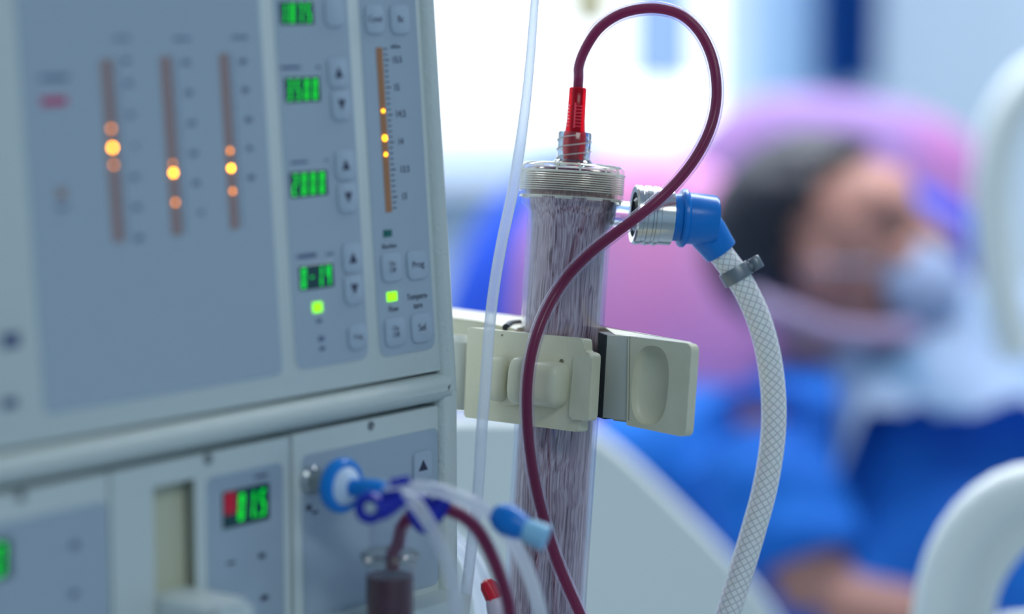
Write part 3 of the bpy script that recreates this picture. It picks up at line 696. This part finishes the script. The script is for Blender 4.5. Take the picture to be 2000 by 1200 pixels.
# red capped connector
r0 = P(947, 1132, 1.24); r1 = P(966, 1170, 1.24); r2 = P(990, 1250, 1.24); ra = (r1-r0).normalized(); k = 1.24/F
rcap = thing('capped_connector', 'small bright red cap on a white ribbed connector at the bottom edge', 'connector', r2)
bm = lathe(NB(), r0, ra, [(2*k, 0), (11*k, .0012), (15*k, .004), (16*k, (r1-r0).length)], 28)
capo = obj('red_cap', bm, 'redcap', rcap)
for i in range(6):
    a = 2*pi*i/6; s1_ = ra.cross(FW).normalized(); s2_ = ra.cross(s1_)
    dvec = s1_*cos(a) + s2_*sin(a)
    obj('cap_rib', tube(NB(), [r0 + ra*.001 + dvec*9*k, r0 + ra*.004 + dvec*15*k, r1 + dvec*16*k], 1.8*k, 8), 'redcap', capo)
lc = (r2-r1).normalized()
bm = lathe(NB(), r1, lc, [(14*k, -.001), (17*k, .0), (20*k, .002), (22*k, .006), (22*k, (r2-r1).length)], 36)
obj('connector_body', bm, mat('white_luer', (222, 205, 220), .3), rcap)

# ------------------------------------------------------------------ dialyzer holder (beige clamp)
o0 = P(913, 640, 1.305)
Hu = -vpdir(-5400); 
HPl = Plane(o0, Hu, AX)
hd = thing('dialyzer_holder', 'beige two-jaw plastic clamp holding the dialyzer, with thumb recess and knob', 'holder', o0)
def HR(*a): return rect(HPl, *a)
bm = NB()
outl = px2uv(HPl, [(906, 815), (1131, 845), (1131, 822), (1150, 818), (1157, 692), (1140, 686), (1140, 662), (913, 640)])
prism(bm, HPl, roundpoly(outl, [.001, .0025, .001, .002, .002, .001, .0025, .001]), -.008, 0, .0012, 3)
th = px2uv(HPl, [(906, 815), (995, 828), (1000, 650), (913, 640)])
prism(bm, HPl, th, -.030, -.006)
# thick hinge tab at the free edge
prism(bm, HPl, roundpoly(px2uv(HPl, [(1110, 819), (1149, 823), (1157, 693), (1121, 692)], .0016), .002), -.006, .0016, .0014, 4)
jaw = obj('front_jaw', bm, 'beige', hd)
bm = NB()
def lobe(x0, y0, x1, y1, w1, bev, r=.004): prism(bm, HPl, roundpoly(px2uv(HPl, [(x0, y1), (x1, y1), (x1, y0), (x0, y0)], w1), r, 6), -.001, w1, bev, 4)
def pad(x0, y0, x1, y1, w1, p=4.0):
    (ua, va), (ub, vb_) = HPl.loc(x0, y0, w1*.5), HPl.loc(x1, y1, w1*.5)
    ballpts(bm, HPl.pt((ua+ub)/2, (va+vb_)/2, 0), (HPl.u, HPl.v, HPl.n), (abs(ub-ua)/2, abs(va-vb_)/2, w1), p, 48, 30)
lobe(974, 700, 1010, 792, .0050, .001, .0015)
lobe(1020, 704, 1048, 794, .0040, .001, .0015)
pad(958, 693, 988, 788, .0125, 3.6)
pad(1001, 694, 1028, 794, .0125, 3.6)
pad(1037, 702, 1094, 800, .0130, 3.6)
obj('knob', bm, 'beige', jaw)
for x, y, r_ in [(1097, 706, .0012), (1101, 785, .0009), (981, 655, .0005)]:
    u, v = HPl.loc(x, y)
    obj('screw_mark', lathe(NB(), HPl.pt(u, v, 0), HPl.n, [(r_, 0), (r_, .0004), (r_*.5, .0001)], 16), 'dirt', jaw)
# back jaw: swept outline seen from above, drawn on the plane of its top face
TP = Plane(o0, RT, Vector((0, 1, 0)) - Z*.0)
def tl(px, py): return TP.loc(px, py)
dc = None
t_ = (TP.o - T).dot(TP.n)/AX.dot(TP.n); dcw = T + AX*t_; dc = ((dcw-TP.o).dot(TP.u), (dcw-TP.o).dot(TP.v)); RR = .0236
arc = [(dc[0] + RR*cos(a), dc[1] + RR*sin(a)) for a in [pi*.02 + (pi*.98)*i/14 for i in range(15)]]
fl = tl(1187, 655); fr = tl(1343, 673)
A3 = TP.pt(*fl); B3 = TP.pt(*fr)
RP = Plane(A3, B3-A3, AX); sh = RP.n*.0056; fl2 = (fl[0]+sh.dot(TP.u), fl[1]+sh.dot(TP.v)*-0 - .0072*abs(RP.n.dot(TP.v))*-1); fr2 = (fr[0]-sh.dot(TP.u), fr[1]-sh.dot(TP.v)); fl2 = (fl[0]-sh.dot(TP.u), fl[1]-sh.dot(TP.v))
rear = [tl(1351, 667.5), tl(1250, 650), tl(1165, 637), tl(1015, 618), tl(893, 603), tl(820, 597)]
front_left = [tl(820, 616), tl(893, 621), tl(938, 627)]
outline = [fl2, fr2] + rear + front_left + [(dc[0]-RR-.002, dc[1]-.004)] + arc[::-1]
bm = NB(); prism(bm, TP, outline, -.0465, 0, .001, 2)
bj = obj('back_jaw', bm, 'beige', hd)
# thumb plate with a real oval hollow at the free end of the back jaw
A3 = TP.pt(*fl); B3 = TP.pt(*fr)
RP = Plane(A3, B3-A3, AX)
outr = px2uv(RP, [(1228, 822), (1338, 850), (1356, 846), (1356, 672), (1340, 671), (1231, 657)])
outr = px2uv(RP, [(1228, 831), (1343, 855), (1356, 672), (1231, 657)])
cu_, cv_ = RP.loc(1274, 753); ru = abs(RP.loc(1310, 753)[0]-cu_); rv = abs(RP.loc(1274, 675)[1]-cv_)
def sel(a, s=1.0):
    x = cos(a); y = sin(a)
    return (cu_ + ru*s*math.copysign(abs(x)**.8, x), cv_ + rv*s*math.copysign(abs(y)**.72, y))
oval = [sel(2*pi*i/48) for i in range(48)]
bm = NB()
OUT = roundpoly(outr, [.001, .0045, .0045, .001], 6)
prism(bm, RP, OUT, -.0048, .002, hole=oval)
# bowl
rows = []
for s_, w_ in [(1.0, .002), (.985, .0012), (.95, -.0006), (.84, -.0024), (.6, -.0034), (.3, -.0041), (.02, -.0043)]:
    rows.append([bm.verts.new(RP.pt(*sel(2*pi*i/48, s_), w_)) for i in range(48)])
for i in range(len(rows)-1):
    for k in range(48): bm.faces.new((rows[i][k], rows[i][(k+1) % 48], rows[i+1][(k+1) % 48], rows[i+1][k]))
bm.faces.new(rows[-1])
bmesh.ops.remove_doubles(bm, verts=bm.verts[:], dist=1e-6)
tpate = obj('thumb_plate', bm, 'beige', hd)
obj('pad_block', prism(NB(), RP, px2uv(RP, [(1179, 816), (1228, 822), (1230, 657), (1188, 655)]), -.006, .0012, .0004, 2), 'beigegrey', hd)
obj('rubber_pad', prism(NB(), RP, px2uv(RP, [(1163, 814), (1180, 819), (1188, 655), (1170, 648)]), -.008, .0014, .0012, 3), 'rubber', hd)
bm = NB(); a0 = RP.w(1228.5, 822, .0018); a1 = RP.w(1231, 658, .0018)
obj('seam', tube(bm, [a0, a1], .0003, 6), 'seam', hd)
# dark rubber lip behind the dialyzer on the left
obj('rubber_lip', tube(NB(), spline([TP.pt(*tl(988, 640), .0), TP.pt(*tl(998, 633), .0), TP.pt(*tl(1016, 631), .0)], .002), .002, 12), 'rubber', hd)
# pivot drum at the left end
pc0 = P(903, 655, 1.325); pc1 = P(897, 800, 1.325)
obj('pivot_drum', lathe(NB(), pc0, pc1-pc0, [(.006, 0), (.0105, .004), (.0118, .015), (.0118, .028), (.010, .037), (.006, .041)], 32), 'beigegrey', hd)

# ------------------------------------------------------------------ bed
BZ = .54
bed = thing('hospital_bed', 'white plastic hospital bed under the patient, diagonal side panel in front', 'bed', (1.2, 2.6, 0))
bm = NB(); boxw(bm, (-.3, 2.2, .44), (2.4, 3.05, BZ)); bmesh.ops.bevel(bm, geom=bm.edges[:], offset=.03, segments=3, affect='EDGES')
obj('mattress', bm, 'mattress', bed)
bm = NB(); boxw(bm, (-.35, 2.15, .34), (2.45, 3.1, .43)); obj('bed_frame', bm, 'bedwhite', bed)
for x in (-.2, 2.2):
    for y in (2.25, 3.0): obj('leg', boxw(NB(), (x-.03, y-.03, 0), (x+.03, y+.03, .36)), 'bedwhite', bed)
SP = Plane(P(1150, 900, 2.0), RT, Z)
outp = px2uv(SP, [(840, 1420), (840, 815), (1080, 815), (1150, 838), (1215, 885), (1300, 965), (1400, 1065), (1490, 1165), (1570, 1290), (1600, 1420)])[::-1]
holep = px2uv(SP, [(1195, 1420), (1195, 1180), (1225, 1120), (1262, 1125), (1320, 1200), (1370, 1300), (1390, 1420)])[::-1]
obj('side_panel', prism(NB(), SP, roundpoly(outp, .02), -.025, .012, .010, 3), 'bedwhite', bed)
obj('side_panel_arm', tube(NB(), [SP.w(1000, 1300, -.012), Vector((.02, 2.25, .5))], .02, 12), 'bedwhite', bed)
# bed rail at the lower right, a rounded loop with an inner ledge
d_ = 1.62
rail = thing('bed_rail', 'cream-white curved bed rail handle in the lower right corner', 'bed rail', P(1860, 1500, d_))
path = px3([(1832, 1420, d_), (1832, 1290, d_), (1838, 1180, d_), (1862, 1090, d_), (1905, 1020, d_), (1965, 972, d_), (2040, 955, d_), (2200, 955, d_), (2330, 965, d_), (2410, 1030, d_), (2440, 1150, d_), (2445, 1420, d_)])
obj('rail_tube', tube(NB(), spline(path, .01), .0185, 32), 'bedwhite', rail)
path = px3([(1890, 1430, d_+.012), (1890, 1290, d_+.012), (1894, 1190, d_+.012), (1914, 1120, d_+.012), (1952, 1062, d_+.012), (2010, 1006, d_+.012), (2080, 988, d_+.012), (2200, 988, d_+.012), (2320, 1005, d_+.012), (2385, 1080, d_+.012), (2395, 1200, d_+.012), (2395, 1430, d_+.012)])
obj('rail_ledge', tube(NB(), spline(path, .01), .0165, 28), 'bedwhite', rail)
path = px3([(1925, 1320, d_+.012), (1932, 1250, d_+.012), (1965, 1228, d_+.012), (2040, 1222, d_+.012), (2200, 1215, d_+.012), (2400, 1215, d_+.012)])
obj('rail_crossbar', tube(NB(), spline(path, .01), .010, 28), 'bedwhite', rail)
d_ = 2.35
path = px3([(1990, 700, d_), (1955, 560, d_), (1938, 420, d_), (1945, 310, d_), (1970, 225, d_), (2020, 160, d_), (2100, 130, d_), (2200, 150, d_), (2260, 260, d_), (2270, 420, d_), (2240, 560, d_), (2225, 700, d_)])
o = obj('headboard_loop', tube(NB(), spline(path, .01, closed=False), .021, 24), 'bedwhite'); tag(o, 'large white loop handle blurred at the right edge beside the pillow', 'bed rail')

# ------------------------------------------------------------------ pillows, sheets
def cushion(name, cx, cy, d, rx, ry, rd, ang, m, label, cat='pillow', p=3.0, group=None, yaw=0):
    k = d/F; ca, sa = cos(ang), sin(ang); c = P(cx, cy, d)
    a0 = (RT*ca + UP*sa); a2 = (UP*ca - RT*sa); a1 = FW
    R_ = Matrix.Rotation(yaw, 3, 'Z'); a0, a1, a2 = R_ @ a0, R_ @ a1, R_ @ a2
    def fn(l):
        return l + Vector((1, 0, 1))*.03*noise.noise(l*2.2)
    bm = ballpts(NB(), c, (a0, a2, a1), (rx*k, ry*k, rd), p, 48, 28, fn)
    return tag(obj(name, bm, m, angle=180), label, cat, group)
cushion('pillow', 1265, 605, 2.90, 265, 300, .055, 0, 'pinkp', 'large pink pillow behind the dialyzer and the patient head', p=2.3)
cushion('pillow', 1630, 450, 3.06, 310, 262, .07, -.14, 'lilac', 'lilac and pink pillow above the patient head', p=2.8)
cushion('pillow', 1692, 412, 2.86, 245, 84, .05, -.38, 'bluec', 'bright blue pillow corner under the patient head', p=2.6)
cushion('pillow', 1105, 680, 3.20, 255, 390, .08, -.25, 'bluec', 'deep blue pillow left of the pink one', p=2.1)
cushion('cushion', 1980, 625, 2.7, 90, 30, .05, 0, 'magenta', 'small magenta cushion at the right edge below the loop handle', 'cushion')

# ------------------------------------------------------------------ patient
def remeshed(bm, voxel, smooth=2):
    me = bpy.data.meshes.new('tmp'); bm.to_mesh(me); bm.free()
    o = bpy.data.objects.new('tmp', me); C.objects.link(o)
    r = o.modifiers.new('r', 'REMESH'); r.mode = 'VOXEL'; r.voxel_size = voxel
    s = o.modifiers.new('s', 'SMOOTH'); s.iterations = smooth; s.factor = .5
    bpy.context.view_layer.update()
    m2 = bpy.data.meshes.new_from_object(o.evaluated_get(bpy.context.evaluated_depsgraph_get()))
    bpy.data.objects.remove(o); bpy.data.meshes.remove(me)
    b2 = NB(); b2.from_mesh(m2); bpy.data.meshes.remove(m2); return b2
HS = 1.08
hc = P(1630, 492, 2.60)
hu = Vector((-.34, .05, .94)).normalized()                   # towards the crown
hf = Vector((.90, -.34, .30)); hf = (hf - hu*hf.dot(hu)).normalized()   # the way the face looks
hsd = hu.cross(hf)                                           # patient's left or right
if hsd.y > 0: hsd = -hsd                                      # pick the side turned to the camera
def HL(f_, s_, u_): return hc + (hf*f_ + hsd*s_ + hu*u_)*HS
bm = NB(); ax = (hf, hsd, hu)
def E(c, r, p=2.0): ballpts(bm, c, ax, [x*HS for x in r], p, 28, 18)
E(HL(-.012, 0, .022), (.098, .076, .090)); E(HL(.020, 0, -.03), (.072, .062, .085)); E(HL(.055, 0, -.085), (.032, .030, .026))
E(HL(.074, 0, .036), (.020, .055, .030)); E(HL(.068, .035, -.018), (.020, .022, .022)); E(HL(.068, -.035, -.018), (.020, .022, .022))
tube(bm, [HL(.080, 0, .025), HL(.098, 0, -.004), HL(.112, 0, -.024), HL(.096, 0, -.034)], lambda s: .009 + .007*s, 14)
E(HL(.086, 0, -.060), (.013, .024, .007)); E(HL(.083, 0, -.073), (.013, .021, .007))
E(HL(-.008, .077, -.010), (.018, .008, .032)); E(HL(-.008, -.077, -.010), (.018, .008, .032))
# neck, torso and near arm in one surface with the head
def limb(pts, rs, seg=20):
    sp2 = spline(pts, .02); n_ = len(sp2)-1; m_ = len(rs)-1
    def rf(s):
        x = s*m_; i = min(int(x), m_-1); t = x-i; return rs[i]*(1-t) + rs[i+1]*t
    tube(bm, sp2, rf, seg)
chest = P(1790, 960, 2.66); shn = P(1500, 905, 2.50); shf = P(1660, 860, 2.86); pel = P(2560, 1120, 2.66)
limb([HL(-.02, 0, -.05), HL(-.04, 0, -.12), P(1640, 800, 2.66)], [.056, .055, .075])
limb([P(1600, 850, 2.66), chest, P(2150, 1040, 2.66), pel], [.10, .125, .12, .14])
limb([shn, P(1620, 830, 2.68), shf], [.062, .075, .062])
elb = P(1610, 1185, 2.42); wr = P(1940, 1235, 2.40)
limb([shn, P(1545, 1050, 2.45), elb], [.060, .050, .042]); limb([elb, P(1760, 1215, 2.41), wr], [.042, .038, .026])
fe = P(1790, 1120, 2.98); limb([shf, fe, P(2100, 1130, 2.9)], [.055, .045, .03])
patient_o = pel.copy(); patient_o.z = .62
pt_ = thing('person', 'patient with dark hair and white face mask in blue gown, lying back on pillows', 'person', patient_o)
# near hand resting past the edge of the frame: palm, four fingers and a thumb
hdv = (wr - P(1760, 1215, 2.41)).normalized(); hup = Z; hs2 = hdv.cross(hup).normalized()
ballpts(bm, wr + hdv*.05, (hdv, hs2, hup), (.055, .042, .018), 2.6, 24, 16)
for i, (ln, off) in enumerate([(.072, -.030), (.080, -.010), (.075, .011), (.058, .030)]):
    k0 = wr + hdv*.085 + hs2*off
    tube(bm, spline([k0, k0 + hdv*ln*.5 + hup*.004, k0 + hdv*ln*.8 - hup*.010, k0 + hdv*ln*.95 - hup*.024], .008), lambda s: .0092 - .0022*s, 12)
k0 = wr + hdv*.03 - hs2*.034
tube(bm, spline([k0, k0 + hdv*.03 - hs2*.022, k0 + hdv*.058 - hs2*.026], .008), lambda s: .0115 - .003*s, 12)
body = obj('body', remeshed(bm, .006, 3), 'skin', pt_, angle=180)
# eyes
for s_ in (1, -1):
    e = obj('eye', ballpts(NB(), HL(.080, .031*s_, .008), ax, (.012, .018, .009), 2, 20, 12), 'eye', pt_, angle=180)
    obj('eyebrow', tube(NB(), [HL(.084, .014*s_, .032), HL(.086, .030*s_, .038), HL(.072, .050*s_, .033)], .0045, 10), 'hair', pt_)
# hair: shell over crown, back and temples
bm = ballpts(NB(), HL(-.014, 0, .022), ax, (.108*HS, .084*HS, .100*HS), 2, 56, 36)
for v in bm.verts:
    l = v.co - HL(-.014, 0, .022); n_ = noise.noise(v.co*45)*.004; v.co += l.normalized()*n_
kill = []
for f_ in bm.faces:
    c = f_.calc_center_median() - HL(-.014, 0, .022); a, b_, c_ = c.dot(hf), c.dot(hsd), c.dot(hu)
    a, b_, c_ = a/HS, b_/HS, c_/HS
    if (a > .036 and c_ < .066) or (c_ < -.056) or (a > -.004 and c_ < .030) or (a > -.018 and c_ < .0) or (a > -.045 and c_ < -.042): kill.append(f_)
bmesh.ops.delete(bm, geom=kill, context='FACES')
geo = bmesh.ops.solidify(bm, geom=bm.faces[:], thickness=.006)
obj('hair', bm, 'hair', pt_, angle=180)
# mask over nose and mouth
bm = ballpts(NB(), HL(.026, 0, -.058), ax, (.086*HS, .068*HS, .058*HS), 2.2, 48, 30)
kill = [f_ for f_ in bm.faces if (f_.calc_center_median()-HL(.026, 0, -.058)).dot(hf) < .030 or abs((f_.calc_center_median()-HL(.026, 0, -.058)).dot(hu)) > .056]
bmesh.ops.delete(bm, geom=kill, context='FACES'); bmesh.ops.solidify(bm, geom=bm.faces[:], thickness=.003)
obj('face_mask', bm, 'mask', pt_, angle=180)
obj('mask_strap', tube(NB(), spline([HL(.055, .066, -.02), HL(.02, .078, -.008), HL(-.012, .084, .006)], .01), .0022, 8), 'mask', pt_)
# gown: torso and short sleeve, its own surface over the body
bm = NB()
limb([P(1570, 835, 2.66), P(1610, 850, 2.66), chest, P(2150, 1030, 2.66), pel], [.095, .14, .165, .15, .165])
limb([shn, P(1620, 850, 2.68), shf], [.085, .098, .080])
limb([shn, P(1530, 1010, 2.46), P(1566, 1115, 2.44)], [.084, .074, .074]); limb([shf, P(1760, 1060, 2.95)], [.08, .07])
ballpts(bm, P(1400, 960, 2.62), (RT, FW, UP), (.16, .12, .12), 2.4, 30, 20)
g = remeshed(bm, .01, 4)
for v in g.verts: v.co += Vector((.6, .3, 1))*.014*noise.noise(v.co*9) + Vector((0, -.5, 1))*.008*noise.noise(v.co*22)
obj('gown', g, 'gown', pt_, angle=180)

# towel under the jaw, pale sheet over the chest
tw = tube(NB(), spline(px3([(1470, 592, 2.50), (1540, 622, 2.46), (1620, 652, 2.45), (1710, 660, 2.46), (1780, 655, 2.5)]), .01), .014, 20)
tag(obj('towel', tw, 'towel'), 'pale lilac rolled cloth under the patient jaw', 'towel')
# blue blanket draped over the body down its near side
bm = NB(); G = []
for i in range(49):
    s = i/48; x = P(1655 + 900*s, 800, 2.5).x; row = []
    for t, yy_, zz_ in [(0, 2.86, .930), (.12, 2.76, .960), (.25, 2.64, .965), (.38, 2.52, .935), (.5, 2.43, .885), (.62, 2.375, .82), (.75, 2.335, .74), (.88, 2.31, .66), (1, 2.29, .58)]:
        f_ = .020*noise.noise(Vector((s*11, t*3, 1))) + .014*sin(s*26 + t*3)*t
        row.append(bm.verts.new((x + .05*t*(s < .02), yy_ - f_, zz_ + .02*noise.noise(Vector((s*7, t*4, 8))) - .05*max(0, (.1-s)/.1))))
    G.append(row)
for i in range(48):
    for j in range(8): bm.faces.new((G[i][j], G[i+1][j], G[i+1][j+1], G[i][j+1]))
bmesh.ops.subdivide_edges(bm, edges=bm.edges[:], cuts=1, smooth=.6, use_grid_fill=True)
bmesh.ops.solidify(bm, geom=bm.faces[:], thickness=.014)
tag(obj('blanket', bm, 'gown', angle=180), 'blue blanket draped over the patient body below the pale sheet', 'blanket')
# sheet: a rumpled thick cloth lying over the chest
bm = NB(); nu, nv = 60, 26; G = []
for i in range(nu+1):
    row = []
    for j in range(nv+1):
        s = i/nu; t = j/nv; px = 1570 + 900*s; py = 700 + 40*s + 0*t; d = 2.38 + .62*t
        base_ = P(1570 + 900*s, 722, 2.6); hgt = .05*sin(pi*t)
        p = Vector((base_.x*1.0, 2.385 + .575*t, P(px, 700, 2.6).z + .034 - .055*(max(0, .34-t)/.34)**1.6 - .06*(max(0, t-.8)/.2)**2 + .5*hgt))
        p.z += .02*noise.noise(Vector((s*9, t*6, 2))) + .012*noise.noise(Vector((s*24, t*14, 5)))
        p.z -= .10*max(0, (.08-s)/.08)
        row.append(bm.verts.new(p))
    G.append(row)
for i in range(nu):
    for j in range(nv): bm.faces.new((G[i][j], G[i+1][j], G[i+1][j+1], G[i][j+1]))
bmesh.ops.solidify(bm, geom=bm.faces[:], thickness=.012)
tag(obj('sheet', bm, 'sheet', angle=180), 'rumpled pale blue sheet lying over the patient chest', 'sheet')

# ------------------------------------------------------------------ things far behind
def curtain(name, x0, x1, y, z0, z1, m, label):
    bm = NB(); n = 40; V = []
    for i in range(n+1):
        x = x0 + (x1-x0)*i/n; dy = .018*sin(i*1.3)
        V.append([bm.verts.new((x, y+dy, z0)), bm.verts.new((x, y+dy, z1))])
    for i in range(n): bm.faces.new((V[i][0], V[i+1][0], V[i+1][1], V[i][1]))
    bmesh.ops.solidify(bm, geom=bm.faces[:], thickness=.006)
    return tag(obj(name, bm, m, angle=180), label, 'curtain')
y_ = 4.45
def zx(px, py, d): return P(px, py, d)
a = P(1588, 175, y_); b_ = P(1718, 0, y_); curtain('curtain', a.x, b_.x, a.y, a.z, H-.02, 'curtain', 'narrow blue curtain hanging right of the window')
a = P(1228, 165, 3.9); b_ = P(1358, 0, 3.9); curtain('curtain', a.x, b_.x, a.y, P(1245, 165, 3.9).z, H-.02, 'palecurtain', 'pale blue curtain strip in front of the bright window')
bg = P(1152, 62, 3.4)
iv = thing('infusion_bag', 'yellowish fluid bag hanging at the top edge above the dialyzer', 'infusion bag', bg)
obj('bag', ballpts(NB(), bg + Z*.09, (RT, Vector((0, 1, 0)), Z), (.034, .018, .09), 3.2, 28, 20), 'bag', iv, angle=180)
obj('hanger', tube(NB(), [bg + Z*.18, Vector((bg.x, bg.y, H))], .002, 8), 'steel', iv)
